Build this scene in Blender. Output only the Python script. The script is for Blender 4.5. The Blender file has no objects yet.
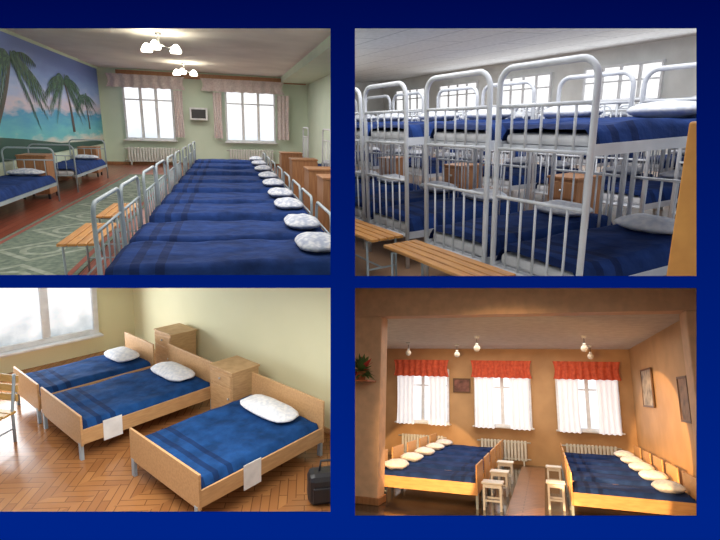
import bpy, bmesh, math, random
from mathutils import Matrix, Vector, noise
random.seed(7)
F=500.0; D=1.6; CAMH=1.6
sc=bpy.context.scene
sc.view_settings.view_transform='Standard'

# ---------------------------------------------------------------- materials
MATS={}
def mat(name,c,rough=.6,metal=0,c2=None,scale=6,detail=3,bump=0,stretch=(1,1,1),emit=None,estr=0,spec=.5):
    if name in MATS: return MATS[name]
    m=bpy.data.materials.new(name); m.use_nodes=True; nt=m.node_tree; b=nt.nodes['Principled BSDF']
    b.inputs['Roughness'].default_value=rough; b.inputs['Metallic'].default_value=metal
    b.inputs['Specular IOR Level'].default_value=spec
    if c2 is None: c2=tuple(v*.86 for v in c)
    tc=nt.nodes.new('ShaderNodeTexCoord'); mp=nt.nodes.new('ShaderNodeMapping'); mp.inputs['Scale'].default_value=stretch
    nz=nt.nodes.new('ShaderNodeTexNoise'); nz.inputs['Scale'].default_value=scale; nz.inputs['Detail'].default_value=detail
    cr=nt.nodes.new('ShaderNodeValToRGB'); cr.color_ramp.elements[0].position=.35; cr.color_ramp.elements[1].position=.65
    cr.color_ramp.elements[0].color=(*c2,1); cr.color_ramp.elements[1].color=(*c,1)
    nt.links.new(tc.outputs['Object'],mp.inputs['Vector']); nt.links.new(mp.outputs[0],nz.inputs['Vector'])
    nt.links.new(nz.outputs['Fac'],cr.inputs['Fac']); nt.links.new(cr.outputs[0],b.inputs['Base Color'])
    if bump:
        bp=nt.nodes.new('ShaderNodeBump'); bp.inputs['Strength'].default_value=bump; bp.inputs['Distance'].default_value=.02
        nt.links.new(nz.outputs['Fac'],bp.inputs['Height']); nt.links.new(bp.outputs[0],b.inputs['Normal'])
    if emit:
        b.inputs['Emission Color'].default_value=(*emit,1); b.inputs['Emission Strength'].default_value=estr
    MATS[name]=m; return m
def panemat(name,hi,lo,strength):
    m=bpy.data.materials.new(name); m.use_nodes=True; nt=m.node_tree; b=nt.nodes['Principled BSDF']; b.inputs['Roughness'].default_value=.25; b.inputs['Base Color'].default_value=(.3,.3,.3,1)
    tc=nt.nodes.new('ShaderNodeTexCoord'); sp=nt.nodes.new('ShaderNodeSeparateXYZ'); nz=nt.nodes.new('ShaderNodeTexNoise'); nz.inputs['Scale'].default_value=2.5; nz.inputs['Detail'].default_value=8
    ad=nt.nodes.new('ShaderNodeMath'); ad.operation='MULTIPLY_ADD'; ad.inputs[1].default_value=.9
    cr=nt.nodes.new('ShaderNodeValToRGB'); cr.color_ramp.elements[0].position=.45; cr.color_ramp.elements[1].position=.85; cr.color_ramp.elements[0].color=(*lo,1); cr.color_ramp.elements[1].color=(*hi,1)
    L=nt.links.new; L(tc.outputs['Object'],nz.inputs[0]); L(tc.outputs['Generated'],sp.inputs[0]); L(nz.outputs['Fac'],ad.inputs[0]); L(sp.outputs[2],ad.inputs[2]); L(ad.outputs[0],cr.inputs[0]); L(cr.outputs[0],b.inputs['Emission Color'])
    b.inputs['Emission Strength'].default_value=strength; return m
def brickmat(name,c1,c2,cm,rough,bw,rh,scale=1,offset=.5,rot=0,mortar=.01,spec=.5):
    m=bpy.data.materials.new(name); m.use_nodes=True; nt=m.node_tree; b=nt.nodes['Principled BSDF']
    b.inputs['Roughness'].default_value=rough; b.inputs['Specular IOR Level'].default_value=spec
    tc=nt.nodes.new('ShaderNodeTexCoord'); mp=nt.nodes.new('ShaderNodeMapping'); mp.inputs['Rotation'].default_value=(0,0,rot)
    br=nt.nodes.new('ShaderNodeTexBrick'); br.inputs['Color1'].default_value=(*c1,1); br.inputs['Color2'].default_value=(*c2,1); br.inputs['Mortar'].default_value=(*cm,1)
    br.inputs['Scale'].default_value=scale; br.inputs['Brick Width'].default_value=bw; br.inputs['Row Height'].default_value=rh; br.inputs['Mortar Size'].default_value=mortar; br.offset=offset
    nz=nt.nodes.new('ShaderNodeTexNoise'); nz.inputs['Scale'].default_value=9; nz.inputs['Detail'].default_value=5
    mx=nt.nodes.new('ShaderNodeMix'); mx.data_type='RGBA'; mx.blend_type='MULTIPLY'; mx.inputs[0].default_value=.4
    nt.links.new(tc.outputs['Object'],mp.inputs[0]); nt.links.new(mp.outputs[0],br.inputs['Vector']); nt.links.new(mp.outputs[0],nz.inputs['Vector'])
    nt.links.new(br.outputs['Color'],mx.inputs[6]); nt.links.new(nz.outputs['Fac'],mx.inputs[7]); nt.links.new(mx.outputs[2],b.inputs['Base Color'])
    return m
def herring(name,c1,c2,rough):
    m=bpy.data.materials.new(name); m.use_nodes=True; nt=m.node_tree; b=nt.nodes['Principled BSDF']; b.inputs['Roughness'].default_value=rough
    L=nt.links.new; tc=nt.nodes.new('ShaderNodeTexCoord'); outs=[]
    for a in (math.pi/4,-math.pi/4):
        mp=nt.nodes.new('ShaderNodeMapping'); mp.inputs['Rotation'].default_value=(0,0,a); br=nt.nodes.new('ShaderNodeTexBrick')
        br.inputs['Color1'].default_value=(*c1,1); br.inputs['Color2'].default_value=(*c2,1); br.inputs['Mortar'].default_value=(*[v*.5 for v in c2],1)
        br.inputs['Scale'].default_value=1; br.inputs['Brick Width'].default_value=.6; br.inputs['Row Height'].default_value=.1; br.inputs['Mortar Size'].default_value=.005
        L(tc.outputs['Object'],mp.inputs[0]); L(mp.outputs[0],br.inputs['Vector']); outs.append(br.outputs['Color'])
    sp=nt.nodes.new('ShaderNodeSeparateXYZ'); L(tc.outputs['Object'],sp.inputs[0])
    fr=nt.nodes.new('ShaderNodeMath'); fr.operation='FLOORED_MODULO'; fr.inputs[1].default_value=.7; L(sp.outputs[0],fr.inputs[0])
    gt=nt.nodes.new('ShaderNodeMath'); gt.operation='GREATER_THAN'; gt.inputs[1].default_value=.35; L(fr.outputs[0],gt.inputs[0])
    mx=nt.nodes.new('ShaderNodeMix'); mx.data_type='RGBA'; L(gt.outputs[0],mx.inputs[0]); L(outs[0],mx.inputs[6]); L(outs[1],mx.inputs[7])
    L(mx.outputs[2],b.inputs['Base Color']); return m
def blanketmat(name,base,dark):
    m=bpy.data.materials.new(name); m.use_nodes=True; nt=m.node_tree; b=nt.nodes['Principled BSDF']; b.inputs['Roughness'].default_value=.9; b.inputs['Specular IOR Level'].default_value=.15
    tc=nt.nodes.new('ShaderNodeTexCoord'); sp=nt.nodes.new('ShaderNodeSeparateXYZ')
    mt=nt.nodes.new('ShaderNodeMath'); mt.operation='MULTIPLY'; mt.inputs[1].default_value=34
    sn=nt.nodes.new('ShaderNodeMath'); sn.operation='SINE'
    gt=nt.nodes.new('ShaderNodeMath'); gt.operation='GREATER_THAN'; gt.inputs[1].default_value=.35
    lt=nt.nodes.new('ShaderNodeMath'); lt.operation='LESS_THAN'; lt.inputs[1].default_value=.45
    an=nt.nodes.new('ShaderNodeMath'); an.operation='MULTIPLY'
    a2=nt.nodes.new('ShaderNodeMath'); a2.operation='MULTIPLY'; a2.inputs[1].default_value=.6
    nz=nt.nodes.new('ShaderNodeTexNoise'); nz.inputs['Scale'].default_value=5; nz.inputs['Detail'].default_value=4
    cr=nt.nodes.new('ShaderNodeValToRGB'); cr.color_ramp.elements[0].position=.3; cr.color_ramp.elements[1].position=.7
    cr.color_ramp.elements[0].color=(*[v*.6 for v in base],1); cr.color_ramp.elements[1].color=(*[v*1.3 for v in base],1)
    mx=nt.nodes.new('ShaderNodeMix'); mx.data_type='RGBA'; mx.inputs[7].default_value=(*dark,1)
    L=nt.links.new
    L(tc.outputs['Object'],sp.inputs[0]); L(sp.outputs[0],mt.inputs[0]); L(mt.outputs[0],sn.inputs[0]); L(sn.outputs[0],gt.inputs[0]); L(sp.outputs[0],lt.inputs[0])
    L(gt.outputs[0],an.inputs[0]); L(lt.outputs[0],an.inputs[1]); L(an.outputs[0],a2.inputs[0]); L(tc.outputs['Object'],nz.inputs['Vector']); L(nz.outputs['Fac'],cr.inputs[0])
    L(cr.outputs[0],mx.inputs[6]); L(a2.outputs[0],mx.inputs[0]); L(mx.outputs[2],b.inputs['Base Color'])
    bp=nt.nodes.new('ShaderNodeBump'); bp.inputs['Strength'].default_value=.6; bp.inputs['Distance'].default_value=.05; L(nz.outputs['Fac'],bp.inputs['Height']); L(bp.outputs[0],b.inputs['Normal'])
    return m

M_blanket=blanketmat('navy_blanket',(.013,.038,.155),(.006,.012,.05))
M_blanket2=blanketmat('blue_blanket',(.010,.055,.19),(.006,.012,.05))
M_pillow=mat('pillow_floral',(.66,.67,.71),.9,c2=(.36,.40,.52),scale=20,detail=1)
M_pillow2=mat('pillow_white',(.84,.84,.86),.9,c2=(.66,.69,.76),scale=18,detail=1)
M_sheet=mat('white_sheet',(.8,.8,.82),.9)
M_white=mat('white_enamel',(.76,.78,.82),.35)
M_grey=mat('grey_enamel',(.38,.45,.50),.4)
M_mesh=mat('bed_base_grey',(.25,.27,.3),.6)
M_bench=mat('varnished_wood',(.60,.28,.07),.35,c2=(.42,.18,.045),scale=5,stretch=(1,9,9))
M_ns=mat('nightstand_wood',(.42,.20,.09),.45,c2=(.31,.14,.06),scale=4,stretch=(9,9,1))
M_ns2=mat('beech_veneer',(.60,.38,.19),.45,c2=(.50,.30,.14),scale=4,stretch=(2,2,12))
M_bedw=mat('bed_panel_wood',(.60,.36,.17),.45,c2=(.51,.29,.13),scale=3,stretch=(2,12,12))
M_bedo=mat('bed_panel_orange',(.68,.38,.16),.4,c2=(.57,.3,.12),scale=3,stretch=(2,12,12))
M_dark=mat('dark_plastic',(.02,.02,.025),.4)
M_knob=mat('knob_metal',(.6,.6,.6),.3,1)
M_rad=mat('radiator_paint',(.75,.76,.72),.4)
M_pane=panemat('daylight_glass',(.93,.96,1),(.62,.70,.80),1.15)
M_paneW=panemat('bright_daylight_glass',(1,1,1),(.75,.82,.88),1.1)
M_frame=mat('window_frame_paint',(.80,.82,.84),.4)
M_lamp=mat('lamp_glow',(1,1,.9),.4,emit=(1,.93,.75),estr=9)
M_lampoff=mat('frosted_glass_globe',(.85,.8,.72),.2)
M_orange=mat('orange_paint',(.85,.38,.08),.5,c2=(.72,.3,.06))
M_paper=mat('paper_tag',(.85,.85,.85),.8)

# ---------------------------------------------------------------- mesh builder
class MB:
    def __init__(s): s.bm=bmesh.new(); s.mats=[]
    def mi(s,m):
        if m not in s.mats: s.mats.append(m)
        return s.mats.index(m)
    def _fin(s,verts,m,M=None,smooth=False):
        if M is not None: bmesh.ops.transform(s.bm,matrix=M,verts=verts)
        i=s.mi(m); fs=set(f for v in verts for f in v.link_faces)
        for f in fs: f.material_index=i; f.smooth=smooth
    def box(s,x0,x1,y0,y1,z0,z1,m,bev=0,M=None):
        r=bmesh.ops.create_cube(s.bm,size=1); vs=r['verts']
        bmesh.ops.scale(s.bm,vec=(x1-x0,y1-y0,z1-z0),verts=vs); bmesh.ops.translate(s.bm,vec=((x0+x1)/2,(y0+y1)/2,(z0+z1)/2),verts=vs)
        if bev:
            es=list(set(e for v in vs for e in v.link_edges))
            r=bmesh.ops.bevel(s.bm,geom=es,offset=bev,segments=2,affect='EDGES',profile=.5)
            vs=list(set(v for f in r['faces'] for v in f.verts)|set(v for v in vs if v.is_valid))
            vs=s._island(vs)
        s._fin(vs,m,M)
    def _island(s,vs):
        seen=set(vs); st=list(vs)
        while st:
            v=st.pop()
            for e in v.link_edges:
                o=e.other_vert(v)
                if o not in seen: seen.add(o); st.append(o)
        return list(seen)
    def tube(s,pts,r,m,n=8,M=None):
        pts=[Vector(p) for p in pts]; rings=[]; N=len(pts)
        for i,p in enumerate(pts):
            a=pts[i-1] if i>0 else p; b=pts[i+1] if i<N-1 else p
            d=(b-a).normalized(); up=Vector((0,0,1)) if abs(d.z)<.95 else Vector((0,1,0))
            u=d.cross(up).normalized(); w=u.cross(d)
            if rings:
                pu=rings[-1][1]; pu=(pu-d*pu.dot(d)).normalized(); u=pu; w=u.cross(d)
            ring=[s.bm.verts.new(p+(u*math.cos(2*math.pi*k/n)+w*math.sin(2*math.pi*k/n))*r) for k in range(n)]
            rings.append((ring,u))
        for a,b in zip(rings[:-1],rings[1:]):
            for k in range(n): s.bm.faces.new((a[0][k],a[0][(k+1)%n],b[0][(k+1)%n],b[0][k]))
        s.bm.faces.new(rings[0][0][::-1]); s.bm.faces.new(rings[-1][0])
        s._fin([v for q in rings for v in q[0]],m,M,True)
    def grid(s,fn,nu,nv,m,M=None,smooth=True):
        g=[[s.bm.verts.new(fn(i/nu,j/nv)) for j in range(nv+1)] for i in range(nu+1)]
        for i in range(nu):
            for j in range(nv): s.bm.faces.new((g[i][j],g[i+1][j],g[i+1][j+1],g[i][j+1]))
        s._fin([v for r in g for v in r],m,M,smooth)
    def poly(s,pts,m,M=None):
        vs=[s.bm.verts.new(p) for p in pts]; s.bm.faces.new(vs); s._fin(vs,m,M)
    def lathe(s,prof,m,c=(0,0,0),n=20,M=None):
        g=[[s.bm.verts.new((c[0]+r*math.cos(2*math.pi*k/n),c[1]+r*math.sin(2*math.pi*k/n),c[2]+z)) for k in range(n)] for r,z in prof]
        for a,b in zip(g[:-1],g[1:]):
            for k in range(n): s.bm.faces.new((a[k],a[(k+1)%n],b[(k+1)%n],b[k]))
        s._fin([v for r in g for v in r],m,M,True)
    def cushion(s,cx,cy,cz,lx,ly,lz,m,seed=0,flat=3.2,M=None):
        r=bmesh.ops.create_uvsphere(s.bm,u_segments=24,v_segments=14,radius=1); vs=r['verts']
        for v in vs:
            x,y,z=v.co
            k=1/max(1e-6,(abs(x)**flat+abs(y)**flat)**(1/flat)) if (abs(x)+abs(y))>1e-4 else 1
            rr=math.hypot(x,y)
            sx,sy=x*k*rr,y*k*rr
            n=noise.noise(Vector((sx*2+seed,sy*2,z)))
            hz=z*(1-.35*max(abs(sx),abs(sy))**3)
            v.co=(cx+sx*lx/2*(1+.05*n),cy+sy*ly/2*(1+.05*n),cz+hz*lz/2*(1+.25*n))
        s._fin(vs,m,M,True)

class Room:
    def __init__(s,name,axes,h,planes):
        X,U,Z=axes; s.h=h
        R=Matrix(((X[0],Z[0],U[0]),(X[2],Z[2],U[2]),(X[1],Z[1],U[1])))
        t=Vector((0,0,CAMH))-R@Vector((0,0,h))
        s.RM=Matrix.Translation(t)@R.to_4x4(); s.planes=planes; s.name=name
    def put(s,mb,name,x,y,z=0,yaw=0,clip=True):
        M=s.RM@Matrix.Translation((x,y,z))@Matrix.Rotation(yaw,4,'Z')
        bm=mb.bm
        if clip:
            Mi=M.inverted()
            for (co,no) in s.planes:
                lc=Mi@co; ln=(Mi.to_3x3()@no).normalized()
                if any((v.co-lc).dot(ln)>0 for v in bm.verts):
                    bmesh.ops.bisect_plane(bm,geom=bm.verts[:]+bm.edges[:]+bm.faces[:],plane_co=lc,plane_no=ln,clear_outer=True,dist=1e-5)
        if not bm.verts: bm.free(); return None
        bmesh.ops.recalc_face_normals(bm,faces=bm.faces)
        me=bpy.data.meshes.new(name); bm.to_mesh(me); bm.free()
        for m in mb.mats: me.materials.append(m)
        o=bpy.data.objects.new(name,me); sc.collection.objects.link(o); o.matrix_world=M
        return o
    def area(s,name,x,y,z,sx,sy,power,col=(1,1,1),rot=None):
        l=bpy.data.lights.new(name,'AREA'); l.shape='RECTANGLE'; l.size=sx; l.size_y=sy; l.energy=power; l.color=col
        o=bpy.data.objects.new(name,l); sc.collection.objects.link(o)
        o.matrix_world=s.RM@Matrix.Translation((x,y,z))@(rot if rot else Matrix.Identity(4)); return o
    def spot(s,name,p,t,power,col,ang,size=.15,blend=.3):
        l=bpy.data.lights.new(name,'SPOT'); l.energy=power; l.color=col; l.spot_size=ang; l.spot_blend=blend; l.shadow_soft_size=size
        o=bpy.data.objects.new(name,l); sc.collection.objects.link(o)
        d=(Vector(t)-Vector(p)).to_track_quat('-Z','Y').to_matrix().to_4x4()
        o.matrix_world=s.RM@Matrix.Translation(p)@d
def warea(name,loc,sx,sy,power,col):
    l=bpy.data.lights.new(name,'AREA'); l.shape='RECTANGLE'; l.size=sx; l.size_y=sy; l.energy=power; l.color=col
    o=bpy.data.objects.new(name,l); sc.collection.objects.link(o); o.location=loc

def rot(y,p,r):
    Y=Matrix(((math.cos(y),0,math.sin(y)),(0,1,0),(-math.sin(y),0,math.cos(y))))
    P=Matrix(((1,0,0),(0,math.cos(p),-math.sin(p)),(0,math.sin(p),math.cos(p))))
    R=Matrix(((math.cos(r),-math.sin(r),0),(math.sin(r),math.cos(r),0),(0,0,1)))
    M=R@P@Y; return [M.col[0],M.col[1],M.col[2]]
C=Vector((0,0,CAMH))
def pl(a,b,c): return Vector((a,c,b)).normalized()
kx=(342.5-360)/F; ky=(270-281.5)/F
nR=pl(1,0,-kx); nT=pl(0,1,-ky)
e=.006
front=(Vector((0,D+.01,CAMH)),Vector((0,-1,0)))
def off(n): return (C-n*e*2,n)
PL_TL=[off(nR),off(-nT),front]; PL_TR=[off(-nR),off(-nT),front]; PL_BL=[off(nR),off(nT),front]; PL_BR=[off(-nR),off(nT),front]
TL=Room('TL',rot(-.257,-.2808,-.0345),1.6,PL_TL)
TR=Room('TR',rot(1.1,-.30,.04),1.5,PL_TR)
BL=Room('BL',rot(.68,-.178,-.034),3.7,PL_BL)
def br_axes():
    Z=Vector((190,-120,500)).normalized(); X=Vector((2.796,.26,-1)).normalized(); U=Z.cross(X)
    a=-.04; R=Matrix(((math.cos(a),-math.sin(a),0),(math.sin(a),math.cos(a),0),(0,0,1)))
    return [R@X,R@U,R@Z]
BR=Room('BR',br_axes(),1.9,PL_BR)

# ---------------------------------------------------------------- furniture
def arch(mb,x,w,z0,z1,r,m,rc=.1,M=None):
    p=[(x,-w/2,z0)]
    for k in range(7):
        a=k/6*math.pi/2; p.append((x,-w/2+rc-rc*math.cos(a),z1-rc+rc*math.sin(a)))
    for k in range(7):
        a=math.pi/2-k/6*math.pi/2; p.append((x,w/2-rc+rc*math.cos(a),z1-rc+rc*math.sin(a)))
    p.append((x,w/2,z0)); mb.tube(p,r,m,M=M)
def mattress(mb,l,w,z0,z1,m,seed):
    mb.box(.03,l-.03,-w/2+.03,w/2-.03,z0,z1-.045,M_sheet,bev=.03)
    def f(u,v):
        x=.02+u*(l-.04); y=(v-.5)*(w+.02)
        d=min(u,1-u)*l; e=min(v,1-v)*w
        drop=0
        if e<.05: drop=(.05-e)/.05*.14
        n=noise.noise(Vector((x*2.3+seed,y*2.3,seed)))*.022+noise.noise(Vector((x*6,y*6+seed,0)))*.009
        return Vector((x,y*(1 if e>.05 else 1+.02),z1+.015-drop*1.0+n*(1 if e>.05 else .3)-(.03 if d<.04 else 0)))
    mb.grid(f,28,24,m)
def metal_bed(l=1.95,w=.85,top=.5,foot=.95,head=1.0,seed=0,blanket=None,fm=None,pillow=True):
    mb=MB(); b=blanket or M_blanket; fm=fm or M_grey; r=.017
    for x,h in ((0,foot),(l,head)):
        arch(mb,x,w,0,h,r,fm)
        mb.tube([(x,-w/2,h-.22),(x,w/2,h-.22)],.011,fm); mb.tube([(x,-w/2,top-.14),(x,w/2,top-.14)],.014,fm)
        for k in range(1,5):
            y=-w/2+w*k/5; mb.tube([(x,y,top-.14),(x,y,h-.22)],.008,fm,n=6)
    for y in (-w/2+.01,w/2-.01): mb.box(0,l,y-.015,y+.015,top-.19,top-.13,fm)
    mb.box(.02,l-.02,-w/2+.03,w/2-.03,top-.16,top-.13,M_mesh)
    mattress(mb,l,w-.03,top-.13,top,b,seed)
    if pillow: mb.cushion(l-.24,0,top+.07,.38,.60,.14,M_pillow,seed)
    return mb
def bunk_bed(l=1.6,w=.8,seed=0,topf=1.77,up=1.38):
    mb=MB(); r=.021
    for x in (0,l):
        arch(mb,x,w,0,topf,r,M_white,rc=.12)
        for (a,b) in ((.33,.88),(up-.15,up+.14)):
            mb.tube([(x,-w/2,b),(x,w/2,b)],.013,M_white); mb.tube([(x,-w/2,a),(x,w/2,a)],.013,M_white)
            for k in range(1,6):
                y=-w/2+w*k/6; mb.tube([(x,y,a),(x,y,b)],.009,M_white,n=6)
    for z,t in ((.35,.49),(up-.12,up)):
        for y in (-w/2+.01,w/2-.01): mb.box(0,l,y-.015,y+.015,z-.05,z+.02,M_white)
        mb.box(.02,l-.02,-w/2+.03,w/2-.03,z-.03,z,M_white)
        mattress(mb,l,w-.03,z,t,M_blanket,seed+z)
        mb.cushion(l-.28,0,t+.07,.38,.56,.14,M_pillow2,seed+z)
    for y in (-w/2+.01,w/2-.01):
        for k in range(3): mb.tube([(l-.12-.14*k,y,.35),(l-.12-.14*k,y,up-.15)],.007,M_white,n=6)
    return mb
def wood_bed(l=1.95,w=1.1,top=.48,fh=.62,hh=.8,seed=0,wm=None,blanket=None,leg=.2,tag=False,foottag=False,pm=None):
    mb=MB(); wm=wm or M_bedw; b=blanket or M_blanket2
    mb.box(-.03,.0,-w/2-.02,w/2+.02,leg,fh,wm,bev=.008)
    mb.box(l,l+.03,-w/2-.02,w/2+.02,leg,hh,wm,bev=.008)
    for x in (-.015,l+.015):
        for y in (-w/2+.04,w/2-.04): mb.box(x-.02,x+.02,y-.03,y+.03,0,leg+.03,M_grey)
    for y in (-w/2,w/2): mb.box(0,l,y-.012,y+.012,top-.26,top-.06,wm,bev=.004)
    mb.box(0,l,-w/2+.02,w/2-.02,top-.2,top-.16,wm)
    mattress(mb,l,w-.05,top-.16,top,b,seed)
    mb.cushion(l-.30,0,top+.09,.46,.74*w/1.1,.19,pm or M_pillow2,seed)
    if tag: mb.box(.55,.8,-w/2-.022,-w/2-.014,top-.33,top-.02,M_paper)
    if foottag: mb.box(.25,.5,-w/2-.022,-w/2-.014,top-.3,top-.02,M_paper)
    return mb
def nightstand(w=.45,d=.42,h=.72,m=None,fy=-1):
    mb=MB(); m=m or M_ns
    mb.box(-w/2,w/2,-d/2,d/2,.1,h-.03,m,bev=.006); mb.box(-w/2-.015,w/2+.015,-d/2-.015,d/2+.015,h-.03,h,m,bev=.006)
    for x in (-w/2+.03,w/2-.03):
        for y in (-d/2+.03,d/2-.03): mb.box(x-.02,x+.02,y-.02,y+.02,0,.1,M_dark)
    y0,y1=(-d/2-.016,-d/2)
    mb.box(-w/2+.02,w/2-.02,y0,y1,h-.24,h-.06,m,bev=.004); mb.box(-w/2+.02,w/2-.02,y0,y1,.13,h-.27,m,bev=.004)
    for kx_,kz in ((0,h-.15),(w/2-.07,h*.5)):
        mb.lathe([(0.001,0),(.014,.0),(.016,.02),(0.001,.03)],M_knob,n=10,M=Matrix.Translation((kx_,y0,kz))@Matrix.Rotation(math.pi/2,4,'X'))
    return mb
def bench(l=1.2,d=.34,h=.45):
    mb=MB(); n=4
    for k in range(n):
        y0=-d/2+k*d/n; mb.box(-l/2,l/2,y0+.006,y0+d/n-.006,h-.025,h,M_bench,bev=.005)
    for x in (-l/2+.12,l/2-.12):
        mb.tube([(x,-d/2+.02,0),(x,-d/2+.02,h-.05),(x,d/2-.02,h-.05),(x,d/2-.02,0)],.013,M_grey)
        mb.tube([(x,-d/2+.02,.14),(x,d/2-.02,.14)],.009,M_grey)
    mb.tube([(-l/2+.12,0,.14),(l/2-.12,0,.14)],.009,M_grey)
    return mb
def stool(w=.36,h=.45,m=None):
    mb=MB(); m=m or M_frame
    mb.box(-w/2,w/2,-w/2,w/2,h-.03,h,m,bev=.008)
    for x in (-w/2+.04,w/2-.04):
        for y in (-w/2+.04,w/2-.04): mb.box(x-.018,x+.018,y-.018,y+.018,0,h-.03,m)
    for s in (-1,1):
        mb.box(-w/2+.04,w/2-.04,s*(w/2-.04)-.01,s*(w/2-.04)+.01,.14,.17,m); mb.box(s*(w/2-.04)-.01,s*(w/2-.04)+.01,-w/2+.04,w/2-.04,.2,.23,m)
        mb.box(-w/2+.04,w/2-.04,s*(w/2-.04)-.01,s*(w/2-.04)+.01,h-.09,h-.03,m)
    return mb
def slat_chair(w=.8,d=.55,h=.45,bh=.95):
    mb=MB(); m=mat('yellow_pine',(.72,.46,.16),.4,c2=(.58,.34,.1),scale=4,stretch=(2,10,10))
    for k in range(5):
        y0=-d/2+k*d/5; mb.box(-w/2,w/2,y0+.008,y0+d/5-.008,h-.03,h,m,bev=.005)
    for x in (-w/2+.04,w/2-.04):
        mb.tube([(x,-d/2+.03,0),(x,-d/2+.03,h-.03)],.02,M_grey); mb.tube([(x,d/2-.03,0),(x,d/2-.03,h),(x,d/2+.05,bh)],.02,M_grey)
        mb.tube([(x,-d/2+.03,.2),(x,d/2-.03,.2)],.012,M_grey)
    for z in (h+.12,h+.25,h+.38): mb.box(-w/2,w/2,d/2-.0,d/2+.03,z,z+.1,m,bev=.005,M=Matrix.Translation((0,(z-h)*.12,0)))
    return mb
def radiator(l=1.4,h=.55):
    mb=MB(); n=int(l/.09)
    for k in range(n):
        x=-l/2+(k+.5)*l/n; mb.box(x-.035,x+.035,-.05,.05,.12,.12+h,M_rad,bev=.018)
    mb.tube([(-l/2-.1,0,.17),(l/2+.1,0,.17)],.02,M_rad); mb.tube([(-l/2-.1,0,h+.07),(l/2+.1,0,h+.07)],.02,M_rad)
    for x in (-l/2+.1,l/2-.1): mb.box(x-.02,x+.02,-.02,.02,0,.14,M_rad)
    return mb
def window(w,h,nm=1,trans=.7,pane=None,fr=.07,sill=True,cross=True,mw=.035):
    mb=MB(); pane=pane or M_pane
    mb.box(-w/2,w/2,.0,.02,0,h,pane)
    for (a,b,c,d) in ((-w/2-fr,-w/2,-fr,h+fr),(w/2,w/2+fr,-fr,h+fr),(-w/2,w/2,-fr,0),(-w/2,w/2,h,h+fr)):
        mb.box(a,b,-.06,.03,c,d,M_frame,bev=.008)
    for k in range(1,nm+1):
        x=-w/2+w*k/(nm+1); mb.box(x-mw,x+mw,-.045,.0,0,h,M_frame,bev=.006)
    if cross: mb.box(-w/2,w/2,-.04,.0,h*trans-.025,h*trans+.025,M_frame,bev=.006)
    if sill: mb.box(-w/2-.12,w/2+.12,-.22,.02,-fr-.04,-fr,M_frame,bev=.008)
    return mb
def curtain(w,h,m,folds=8,amp=.04,seed=0):
    mb=MB()
    def f(u,v):
        x=(u-.5)*w*(1-.06*math.sin(v*math.pi)); ph=u*folds*2*math.pi
        return Vector((x,amp*math.sin(ph+.8*noise.noise(Vector((u*4,v*2,seed))))*(.6+.4*v),h*(1-v)+.01*math.sin(ph)*v))
    mb.grid(f,folds*10,12,m); return mb
def pendant(drop,r=.09,m=None):
    mb=MB(); g=m or M_lampoff
    mb.lathe([(0.001,0),(.06,0),(.05,-.05),(0.001,-.06)],M_frame,n=14); mb.tube([(0,0,-.05),(0,0,-drop)],.008,M_dark,n=6)
    mb.lathe([(0.001,-drop+.05),(.03,-drop+.05),(.04,-drop),(0.001,-drop)],M_frame,n=12)
    prof=[(max(.001,r*math.sin(a*math.pi/10)),-drop-r*.9+r*math.cos(a*math.pi/10)) for a in range(11)]
    mb.lathe(prof,g,n=18); return mb
def chandelier(n=3,drop=.3,R=.28):
    mb=MB(); mb.lathe([(0.001,0),(.07,0),(.06,-.05),(0.001,-.07)],M_knob,n=14); mb.tube([(0,0,-.05),(0,0,-drop)],.015,M_knob)
    for k in range(n):
        a=2*math.pi*k/n+.4; cx,cy=R*math.cos(a),R*math.sin(a)
        mb.tube([(0,0,-drop),(cx*.5,cy*.5,-drop-.06),(cx,cy,-drop)],.01,M_knob)
        mb.lathe([(.03,-drop+.02),(.07,-drop-.02),(.11,-drop-.1),(.10,-drop-.14),(.001,-drop-.13)],M_lamp,c=(cx,cy,0),n=16)
    return mb
def shell(room,name,x0,x1,y0,y1,z0,z1,m):
    mb=MB(); mb.box(x0,x1,y0,y1,z0,z1,m); return room.put(mb,name,0,0,0)

# ================================================================ display board with four openings
M_board=bpy.data.materials.new('blue_board'); M_board.use_nodes=True
nt=M_board.node_tree; b=nt.nodes['Principled BSDF']; b.inputs['Roughness'].default_value=.9; b.inputs['Specular IOR Level'].default_value=0
tc=nt.nodes.new('ShaderNodeTexCoord'); sp=nt.nodes.new('ShaderNodeSeparateXYZ')
ad=nt.nodes.new('ShaderNodeMath'); ad.operation='MULTIPLY_ADD'; ad.inputs[1].default_value=-.45; ad.inputs[2].default_value=.55
cr=nt.nodes.new('ShaderNodeValToRGB'); cr.color_ramp.elements[0].color=(.0,.002,.07,1); cr.color_ramp.elements[1].color=(.0,.022,.27,1)
cr.color_ramp.elements[0].position=.1; cr.color_ramp.elements[1].position=.9
nt.links.new(tc.outputs['Object'],sp.inputs[0]); nt.links.new(sp.outputs[2],ad.inputs[0]); nt.links.new(ad.outputs[0],cr.inputs[0]); nt.links.new(cr.outputs[0],b.inputs['Base Color'])
def bx(px): return (px-360)/F*D
def bz(py): return (270-py)/F*D
mb=MB()
def strip(px0,px1,py0,py1): mb.box(bx(px0),bx(px1),0,.003,bz(py1),bz(py0),M_board)
strip(-700,1500,-500,28); strip(-700,-8,28,1000); strip(697,1500,28,1000); strip(330.5,355,28,1000)
strip(-8,330.5,275,288); strip(355,697,276,288); strip(-8,330.5,512,1000); strip(355,697,516,1000)
me=bpy.data.meshes.new('display_board'); mb.bm.to_mesh(me); mb.bm.free(); me.materials.append(M_board)
o=bpy.data.objects.new('display_board',me); sc.collection.objects.link(o); o.location=(0,D,CAMH)
M_part=mat('divider_grey',(.6,.6,.55),.8)
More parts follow.
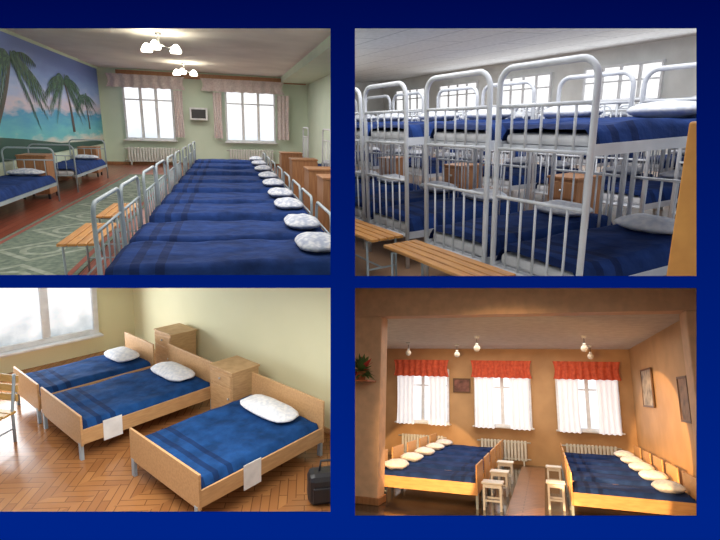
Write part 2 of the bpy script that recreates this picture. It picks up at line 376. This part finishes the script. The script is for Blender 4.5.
def divider(name,pts):  # added unseen dividers: separate the rooms and stop light leaking between them
    me=bpy.data.meshes.new(name); me.from_pydata(pts,[],[(0,1,2,3)]); me.materials.append(M_part)
    o=bpy.data.objects.new(name,me); sc.collection.objects.link(o)
y0,y1=D+.01,60
divider('light_divider',[(kx*y0,y0,CAMH-6),(kx*y1,y1,CAMH-40),(kx*y1,y1,CAMH+40),(kx*y0,y0,CAMH+6)])
divider('light_divider_slab',[(-6,y0,CAMH+ky*y0),(-50,y1,CAMH+ky*y1),(50,y1,CAMH+ky*y1),(6,y0,CAMH+ky*y0)])

# ================================================================ TL : dormitory with palm mural
M_mint=mat('mint_wall',(.66,.76,.62),.8,scale=1.5,c2=(.61,.72,.58))
M_ceil=mat('ceiling_paint',(.84,.81,.74),.9,scale=1)
M_plank=brickmat('red_plank_floor',(.30,.075,.045),(.36,.10,.06),(.08,.03,.02),.3,2.4,.13,mortar=.006,rot=math.pi/2)
shell(TL,'floor',-4.2,9,1,20,-.1,0,M_plank)
shell(TL,'ceiling',-4.2,9,1,20,3.2,3.3,M_ceil)
shell(TL,'wall_left',-4.4,-4.2,1,20,-.1,3.3,M_mint)
shell(TL,'wall_back',-4.4,9,19.6,19.8,-.1,3.3,M_mint)
shell(TL,'wall_right',2.9,3.1,1,19.6,-.1,3.3,M_mint)
shell(TL,'trim_ceiling_beam',1.9,2.9,1,19.6,3.0,3.2,M_mint)
shell(TL,'baseboard_left',-4.2,-4.17,1,19.6,0,.1,M_ns)
shell(TL,'baseboard_back',-4.17,2.9,19.57,19.6,0,.1,M_ns)
for i,(x,w) in enumerate(((-2.65,1.5),(.8,1.65))):
    TL.put(window(w,1.8,2,pane=M_pane,mw=.05),'window_%d'%(i+1),x,19.52,.95)
M_lace=mat('lace_curtain',(.72,.64,.62),.9,c2=(.58,.50,.50),scale=20)
TL.put(curtain(2.5,.42,M_lace,8),'lace_valance',-2.65,19.2,2.58); TL.put(curtain(2.9,.42,M_lace,8),'lace_valance',.55,19.2,2.58)
for x,w in ((-1.65,.3),(-.35,.3),(1.95,.45)):
    TL.put(curtain(w,1.55,M_lace,3),'lace_curtain',x,19.2,1.0)
mb=MB(); mb.box(-3.6,2.8,-.12,0,0,.1,M_ns,bev=.01); mb.box(-3.6,2.8,-.14,-.12,-.04,.14,M_ns,bev=.004); TL.put(mb,'curtain_cornice',0,19.5,3.0)
for x in (-2.65,.8): TL.put(radiator(1.6,.5),'radiator',x,19.4,0)
def grad(name,stops,axis=2):
    m=bpy.data.materials.new(name); m.use_nodes=True; nt=m.node_tree; b=nt.nodes['Principled BSDF']; b.inputs['Roughness'].default_value=.5
    tc=nt.nodes.new('ShaderNodeTexCoord'); sp=nt.nodes.new('ShaderNodeSeparateXYZ'); nz=nt.nodes.new('ShaderNodeTexNoise'); nz.inputs['Scale'].default_value=2.2; nz.inputs['Detail'].default_value=6
    mp=nt.nodes.new('ShaderNodeMapping'); mp.inputs['Scale'].default_value=(1,.6,3)
    ad=nt.nodes.new('ShaderNodeMath'); ad.operation='MULTIPLY_ADD'; ad.inputs[1].default_value=.26
    cr=nt.nodes.new('ShaderNodeValToRGB')
    for i,(p,c) in enumerate(stops):
        e=cr.color_ramp.elements[i] if i<2 else cr.color_ramp.elements.new(p); e.position=p; e.color=(*c,1)
    L=nt.links.new; L(tc.outputs['Generated'],sp.inputs[0]); L(tc.outputs['Object'],mp.inputs[0]); L(mp.outputs[0],nz.inputs['Vector']); L(nz.outputs['Fac'],ad.inputs[0]); L(sp.outputs[axis],ad.inputs[2]); L(ad.outputs[0],cr.inputs[0]); L(cr.outputs[0],b.inputs['Base Color'])
    return m
M_mur=grad('beach_mural_print',[(.05,(.5,.42,.30)),(1.0,(.14,.22,.55)),(.22,(.62,.62,.55)),(.30,(.12,.48,.52)),(.50,(.03,.28,.50)),(.58,(.60,.50,.58)),(.70,(.36,.44,.70)),(.85,(.18,.30,.62))])
M_trunk=mat('mural_trunk',(.07,.05,.04),.6); M_frond=mat('mural_frond',(.02,.08,.06),.6); M_fr2=mat('mural_frond_light',(.07,.18,.09),.6)
mb=MB(); ml,mh=10.3,2.4
mb.box(0,.012,0,ml,0,mh,M_mur)
def palm(y0,z0,y1,z1,s,seed):
    rn=random.Random(seed); N=10; P=[]
    for i in range(N+1):
        t=i/N; P.append((y0+(y1-y0)*t+.35*s*math.sin(t*2.2)*.6,z0+(z1-z0)*t))
    for i in range(N):
        w0,w1=.11*s*(1-.5*i/N),.11*s*(1-.5*(i+1)/N)
        mb.poly([(.02,P[i][0]-w0,P[i][1]),(.02,P[i][0]+w0,P[i][1]),(.02,P[i+1][0]+w1,P[i+1][1]),(.02,P[i+1][0]-w1,P[i+1][1])],M_trunk)
    cx,cz=P[-1]
    for k in range(17):
        a=math.pi*(-.3+1.6*k/16)+rn.uniform(-.1,.1); L=rn.uniform(.8,1.25)*s
        for i in range(12):
            t0,t1=i/12,(i+1)/12
            def pt(t): return cx+math.cos(a)*L*t*1.6, cz+math.sin(a)*L*t*.55-.55*s*t*t
            (ya,za),(yb,zb)=pt(t0),pt(t1); za=min(mh-.03,za); zb=min(mh-.03,zb)
            wd=.30*s*math.sin(math.pi*(.15+.85*t0))*rn.uniform(.6,1)
            X=.022+.0007*k
            mb.poly([(X,ya,za+.012),(X,yb,zb+.012),(X,(ya*.2+yb*.8)+.05*math.cos(a),zb-wd)],M_frond if (k+i)%3 else M_fr2)
palm(1.6,.35,2.8,1.95,1.25,1); palm(.2,.2,.8,1.5,.85,5); palm(6.9,.45,6.3,1.75,1.05,2); palm(8.6,.5,8.2,1.45,.7,3)
mb.poly([(.018,0,0),(.018,ml,0),(.018,ml,.12),(.018,ml*.55,.2),(.018,ml*.3,.38),(.018,0,.55)],M_frond)
TL.put(mb,'beach_mural',-4.19,9.1,.72)
mb=MB(); M_rug=mat('green_rug',(.17,.21,.16),.95,c2=(.09,.12,.10),scale=14,detail=5); M_rug2=mat('rug_pattern',(.30,.33,.28),.95,c2=(.20,.23,.18),scale=10); M_rug3=mat('rug_border_red',(.26,.08,.06),.95)
mb.box(-2.95,-1.58,2.5,16,0,.015,M_rug)
for k in range(11):
    y=3.1+k*1.2
    for r0,r1 in ((.34,.42),(.14,.20)):
        n=4 if r0>.2 else 12
        for q in range(n):
            a0,a1=2*math.pi*q/n,2*math.pi*(q+1)/n
            mb.poly([(-2.25+1.25*r1*math.cos(a0),y+r1*math.sin(a0)*1.3,.017),(-2.25+1.25*r1*math.cos(a1),y+r1*math.sin(a1)*1.3,.017),(-2.25+1.25*r0*math.cos(a1),y+r0*math.sin(a1)*1.3,.017),(-2.25+1.25*r0*math.cos(a0),y+r0*math.sin(a0)*1.3,.017)],M_rug2)
for x in (-2.9,-1.69): mb.box(x,x+.06,2.6,15.9,.015,.018,M_rug3)
TL.put(mb,'patterned_rug',0,0,0)
for i,z in enumerate([3.95,4.95,6.25,7.35,8.7,10.0,11.6,13.2,14.8]):
    TL.put(metal_bed(1.95,.93,.5,1.0,.72,seed=i*3.1,fm=M_grey),'metal_bed',-.97,z+.45)
for z in (6.9,8.2,10.4,12.6): TL.put(nightstand(.5,.5,.92),'nightstand',1.45,z,0,math.pi/2)
for z in (9.6,12.6): TL.put(metal_bed(.9,.9,.55,1.5,1.5,seed=z,fm=M_white),'metal_bed',1.95,z+.9)
TL.put(metal_bed(3.1,.85,.5,1.05,1.0,seed=31),'metal_bed',-3.65,7.7,0,math.pi/2)
TL.put(metal_bed(2.9,.85,.5,1.0,1.0,seed=35),'metal_bed',-3.65,12.1,0,math.pi/2)
TL.put(nightstand(.55,.5,.85),'nightstand',-3.7,11.35,0,-math.pi/2); TL.put(nightstand(.5,.45,.8),'nightstand',-3.75,15.6,0,-math.pi/2)
TL.put(bench(1.0,.34,.5),'bench',-1.36,5.35,0.0,math.pi/2); TL.put(bench(1.0,.34,.5),'bench',-1.36,6.75,0.0,math.pi/2)
TL.put(chandelier(3,.2,.32),'chandelier',-1.25,11.2,3.2); TL.put(chandelier(3,.2),'chandelier',-1.2,16.5,3.2)
mb=MB(); mb.box(-.3,.3,-.2,0,0,.42,M_frame,bev=.02); mb.box(-.24,.24,-.21,-.2,.06,.36,M_dark); mb.box(-.05,.05,0,.12,.15,.25,M_dark); TL.put(mb,'wall_television',-1.0,19.4,1.6)
TL.area('ceiling_fill_light',-.5,7,2.98,4,6,190,(1,.96,.9)); TL.area('ceiling_fill_light',-.5,15,2.98,4,5,165,(1,.97,.93))  # added fill panels under the ceiling, besides the chandelier bulbs
for x,y in ((-1.25,11.2),(-1.2,16.5)):
    l=bpy.data.lights.new('chandelier_bulb_light','POINT'); l.energy=25; l.color=(1,.9,.7); l.shadow_soft_size=.05
    o=bpy.data.objects.new('chandelier_bulb_light',l); sc.collection.objects.link(o); o.matrix_world=TL.RM@Matrix.Translation((x,y,2.9))

# ================================================================ TR : bunk bed hall
M_wallTR=mat('pale_wall',(.80,.81,.79),.8,scale=1.5); M_fl2=mat('brown_lino',(.34,.21,.13),.35,c2=(.26,.15,.09),scale=3)
shell(TR,'floor',-24,2,-1,14,-.1,0,M_fl2)
M_ceil2=brickmat('panel_ceiling',(.80,.81,.82),(.78,.79,.80),(.45,.47,.5),.8,3.0,1.2,mortar=.02)
shell(TR,'ceiling',-24,2,-1,14,3.1,3.2,M_ceil2)
shell(TR,'wall_back',-24,2,14,14.2,-.1,3.2,M_wallTR)
shell(TR,'wall_left',-24.2,-24,-1,14.2,-.1,3.2,M_wallTR)
for i,x in enumerate((-6.4,-10.2,-14,-17.7,-21.3)):
    TR.put(window(2.4,1.3,3,pane=M_paneW,mw=.05),'window_%d'%(i+3),x,13.93,1.25)
    TR.put(radiator(1.6,.5),'radiator',x,13.8,0)
for k,x in enumerate((-2.47,-3.37,-4.5,-5.4,-6.55,-7.45,-8.6,-9.5,-10.7,-11.6)):
    TR.put(bunk_bed(1.6,.8,seed=k*2.7),'bunk_bed',x,2.63,0,math.pi/2)
for k,x in enumerate((-2.9,-4.05,-4.95,-6.2,-7.1,-8.4,-9.3,-10.6,-11.5,-12.8)):
    TR.put(bunk_bed(1.7,.8,seed=k*1.7+50,topf=1.55,up=1.3),'bunk_bed',x,5.6,0,math.pi/2)
for k,x in enumerate((-5,-6,-7.4,-8.4,-9.8,-10.8,-12.2,-13.2,-14.6)):
    TR.put(bunk_bed(1.7,.8,seed=k*1.7+90,topf=1.48,up=1.25),'bunk_bed',x,9.0,0,math.pi/2)
for x in (-2.95,-4.35,-5.75): TR.put(bench(1.2,.34,.45),'bench',x,2.2)
for x in (-4.0,-6.0,-8.0): TR.put(nightstand(.4,.4,.75,m=M_ns),'nightstand',x,4.85)
mb=MB(); mb.box(-.1,.1,-.25,.25,0,1.42,M_orange,bev=.01); mb.box(-.11,-.1,-.22,.22,.05,.6,M_orange,bev=.004); mb.box(-.11,-.1,-.22,.22,.65,1.37,M_orange,bev=.004); TR.put(mb,'wooden_locker',-1.22,2.52)
TR.area('ceiling_fill_light',-4,3.2,3.05,5,4,165,(.97,.98,1)); TR.area('ceiling_fill_light',-12,8,3.05,10,6,450,(.96,.98,1))  # added ceiling fill, no fixture hangs here
l=TR.area('window_daylight',-11,13.6,1.9,14,1.2,180,(.93,.97,1),Matrix.Rotation(-math.pi/2,4,'X'))

# ================================================================ BL : room with wooden beds
M_yel=mat('cream_wall',(.82,.80,.54),.8,scale=1.2,c2=(.79,.77,.51))
M_parq=herring('parquet',(.40,.18,.065),(.30,.125,.045),.2)
shell(BL,'floor',-10.5,3,-3,5.3,-.1,0,M_parq)
shell(BL,'wall_left',-10.6,-10.4,-3,5.3,-.1,6,M_yel); shell(BL,'wall_back',-10.6,3,5.1,5.3,-.1,6,M_yel)
shell(BL,'baseboard_back',-10.4,3,5.07,5.1,0,.07,M_ns2)
BL.put(window(3.4,2.6,3,pane=panemat('courtyard_glass',(.95,.97,1),(.34,.43,.48),.92),fr=.1,trans=.75,mw=.07),'window_8',-10.33,2.5,.55,math.pi/2)
BL.put(wood_bed(1.75,.98,seed=1),'wooden_bed',-8.4,2.42,0,math.pi/2)
BL.put(wood_bed(1.95,1.3,seed=2,foottag=True),'wooden_bed',-7.1,2.42,0,math.pi/2)
BL.put(wood_bed(1.85,1.45,seed=3,tag=True),'wooden_bed',-4.97,2.70,0,math.pi/2)
BL.put(nightstand(.55,.5,.9,M_ns2),'nightstand',-8.15,4.75); BL.put(nightstand(.55,.5,.85,M_ns2),'nightstand',-6.06,4.5)
BL.put(slat_chair(),'slatted_chair',-7.8,1.6,0,.5)
mb=MB(); mb.box(-.25,.25,-.13,.13,0,.38,M_dark,bev=.07); mb.box(-.2,.2,-.15,-.12,.06,.24,M_dark,bev=.012); mb.tube([(-.12,0,.36),(-.1,0,.5),(.1,0,.5),(.12,0,.36)],.015,M_dark); BL.put(mb,'black_bag',-3.55,3.95,0,.9)
warea('ceiling_fill_light',(-2.2,4.6,1.42),2.6,3,135,(1,.97,.9))  # added fill panel just below the slab, brightens this room
BL.area('window_daylight',-10.1,2.5,1.0,1.2,3.2,110,(.92,.96,1),Matrix.Rotation(-math.pi/2,4,'Y'))

# ================================================================ BR : large sunlit dormitory
M_wo=mat('ochre_wall',(.58,.36,.18),.5,scale=1.5,c2=(.48,.29,.14)); M_pk=mat('peach_pillar',(.74,.50,.34),.6)
M_dk=mat('dark_lino',(.06,.045,.036),.12,c2=(.035,.027,.024),scale=2); M_cw=mat('warm_ceiling',(.70,.67,.63),.9)
shell(BR,'floor',-8,4,1,17,-.1,0,M_dk); shell(BR,'ceiling',-8,4,9.2,17,3.3,3.4,M_cw); shell(BR,'ceiling',-8,4,1,9.2,3.9,4.0,M_cw)
shell(BR,'wall_back',-8,4,16,16.2,-.1,4,M_wo); shell(BR,'wall_right',2.3,2.5,1,16,-.1,4,M_wo); shell(BR,'wall_left',-5.4,-5.2,1,16,-.1,4,M_wo)
shell(BR,'trim_beam',-8,2.3,8.9,9.25,3.28,3.9,M_pk)
mb=MB(); mb.box(-.3,.3,-.2,.2,0,3.28,M_pk,bev=.02); mb.box(-.33,.33,-.23,.23,0,.12,M_ns,bev=.01); BR.put(mb,'pillar',-3.1,9.08)
mb=MB(); mb.box(-.18,.0,-.2,.2,0,3.28,M_pk,bev=.02); BR.put(mb,'pillar',2.28,9.08)
M_val=mat('red_valance',(.62,.12,.06),.9,c2=(.45,.07,.04),scale=12,emit=(.6,.1,.04),estr=.08)
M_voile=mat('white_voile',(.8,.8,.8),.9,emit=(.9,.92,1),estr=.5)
for i,x in enumerate((-3.6,-1.2,1.12)):
    BR.put(window(1.5,1.5,1,pane=M_pane,mw=.05),'window_%d'%(i+9),x,15.93,1.1)
    BR.put(curtain(1.75,.5,M_val,9),'red_valance',x,15.58,2.42)
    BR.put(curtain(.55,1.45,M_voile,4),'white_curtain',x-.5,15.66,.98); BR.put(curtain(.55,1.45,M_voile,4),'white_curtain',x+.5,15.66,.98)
    BR.put(radiator(1.3,.55),'radiator',x,15.8,0)
for k in range(5):
    z=9.85+1.25*k
    BR.put(wood_bed(1.85,.85,top=.48,fh=.72,hh=.78,seed=k,wm=M_bedo,blanket=M_blanket,leg=.22),'wooden_bed',-1.2,z,0,math.pi)
    BR.put(wood_bed(1.75,.85,top=.48,fh=.72,hh=.78,seed=k+9,wm=M_bedo,blanket=M_blanket,leg=.22),'wooden_bed',.35,z)
for z in (9.6,11,12.6): BR.put(stool(.36),'stool',-.93,z)
for z in (10.2,12.4): BR.put(stool(.32),'stool',.1,z)
M_walk=brickmat('plank_walkway',(.40,.20,.11),(.33,.16,.09),(.10,.05,.03),.3,.9,.14,mortar=.01)
mb=MB(); mb.box(-.7,-.1,8.6,15.5,0,.012,M_walk); BR.put(mb,'plank_walkway',0,0,0)
def picture(w,h,c):
    mb=MB(); fm=mat('picture_frame',(.12,.06,.03),.4); im=mat('picture_print_%d'%int(c[0]*100),c,.5,c2=tuple(v*.3 for v in c),scale=5)
    mb.box(-w/2,w/2,-.02,0,0,h,im)
    for (a,b,c_,d) in ((-w/2-.04,-w/2,-.04,h+.04),(w/2,w/2+.04,-.04,h+.04),(-w/2,w/2,-.04,0),(-w/2,w/2,h,h+.04)): mb.box(a,b,-.035,0,c_,d,fm,bev=.005)
    return mb
BR.put(picture(.45,.35,(.3,.12,.1)),'framed_picture',-2.4,15.98,2.0); BR.put(picture(1.2,.8,(.55,.48,.40)),'framed_picture',2.28,13.6,1.8,-math.pi/2)
BR.put(picture(.6,.7,(.35,.2,.12)),'framed_picture',2.28,10.3,1.6,-math.pi/2)
for x,z in ((-3.6,14),(-1.5,12.5),(.9,12.5),(-2.3,14.5),(1.2,14.8)): BR.put(pendant(.22,.08),'pendant_lamp',x,z,3.3)
mb=MB(); M_leaf=mat('plant_leaf',(.08,.15,.045),.5); M_pot=mat('flower_pot',(.4,.13,.05),.6); M_flower=mat('red_petals',(.5,.05,.04),.6)
mb.lathe([(.001,0),(.07,0),(.1,.14),(.08,.14),(.001,.12)],M_pot); rn=random.Random(4)
for k in range(90):
    a=rn.uniform(0,6.28); L=rn.uniform(.18,.40); el=rn.uniform(-.3,1.3); d=Vector((math.cos(a)*math.cos(el)*.7,math.sin(a)*math.cos(el)*.5,math.sin(el))); s=Vector((-math.sin(a),math.cos(a),0))*.05; p=Vector((0,0,.14))
    if abs(s.x)<.012: s.x=.03
    mb.poly([p,p+d*L*.5+s,p+d*L+Vector((0,0,-.04)),p+d*L*.5-s],M_flower if k%9==0 else M_leaf)
mb.box(-.16,.16,-.12,.38,-.032,-.002,M_pot,bev=.005)
BR.put(mb,'potted_plant',-3.02,8.45,2.1)
mb=MB(); mb.box(-.45,.45,0,.05,0,2.1,M_frame,bev=.01); mb.box(-.35,.35,-.02,0,.15,.95,M_frame,bev=.01); mb.box(-.35,.35,-.02,0,1.1,1.95,M_frame,bev=.01); mb.lathe([(.001,0),(.02,0),(.025,.04),(.001,.06)],M_knob,M=Matrix.Translation((.38,0,1))@Matrix.Rotation(math.pi/2,4,'X')); BR.put(mb,'door_1',-5.15,12.5,0,math.pi/2)
BR.area('ceiling_fill_light',-1.2,12.5,3.2,4.5,5,170,(1,.87,.7))  # added warm fill under the ceiling; the pendants stay unlit
warea('ceiling_fill_light',(1.5,5,1.38),2,2.2,85,(1,.87,.7))  # added warm fill for front floor and pillar
S=(1,.58,.24)
BR.spot('low_sun_light',(-1.3,3.6,2.0),(-.3,11.5,.7),900,S,math.radians(50),.1)
BR.spot('low_sun_light',(-2.2,6.6,1.9),(2.2,12.4,.9),3200,S,math.radians(26),.04,.12)
BR.spot('low_sun_light',(-.9,3.8,1.7),(-2.2,10.2,.45),3200,S,math.radians(17),.04,.12)
BR.spot('low_sun_light',(-1.2,4.6,2.3),(-.1,8.6,.0),2600,S,math.radians(16),.03,.12)
BR.spot('low_sun_light',(-.6,3.8,1.7),(1.2,10.2,.4),3200,S,math.radians(14),.04,.12)

# ---------------------------------------------------------------- camera, world
cd=bpy.data.cameras.new('camera'); cd.sensor_width=36; cd.lens=F*36/720; cd.clip_start=.05; cd.clip_end=300
co=bpy.data.objects.new('camera',cd); sc.collection.objects.link(co); co.location=(0,0,CAMH); co.rotation_euler=(math.pi/2,0,0); sc.camera=co
w=bpy.data.worlds.new('world'); sc.world=w; w.use_nodes=True; w.node_tree.nodes['Background'].inputs[0].default_value=(.8,.88,1,1); w.node_tree.nodes['Background'].inputs[1].default_value=.9
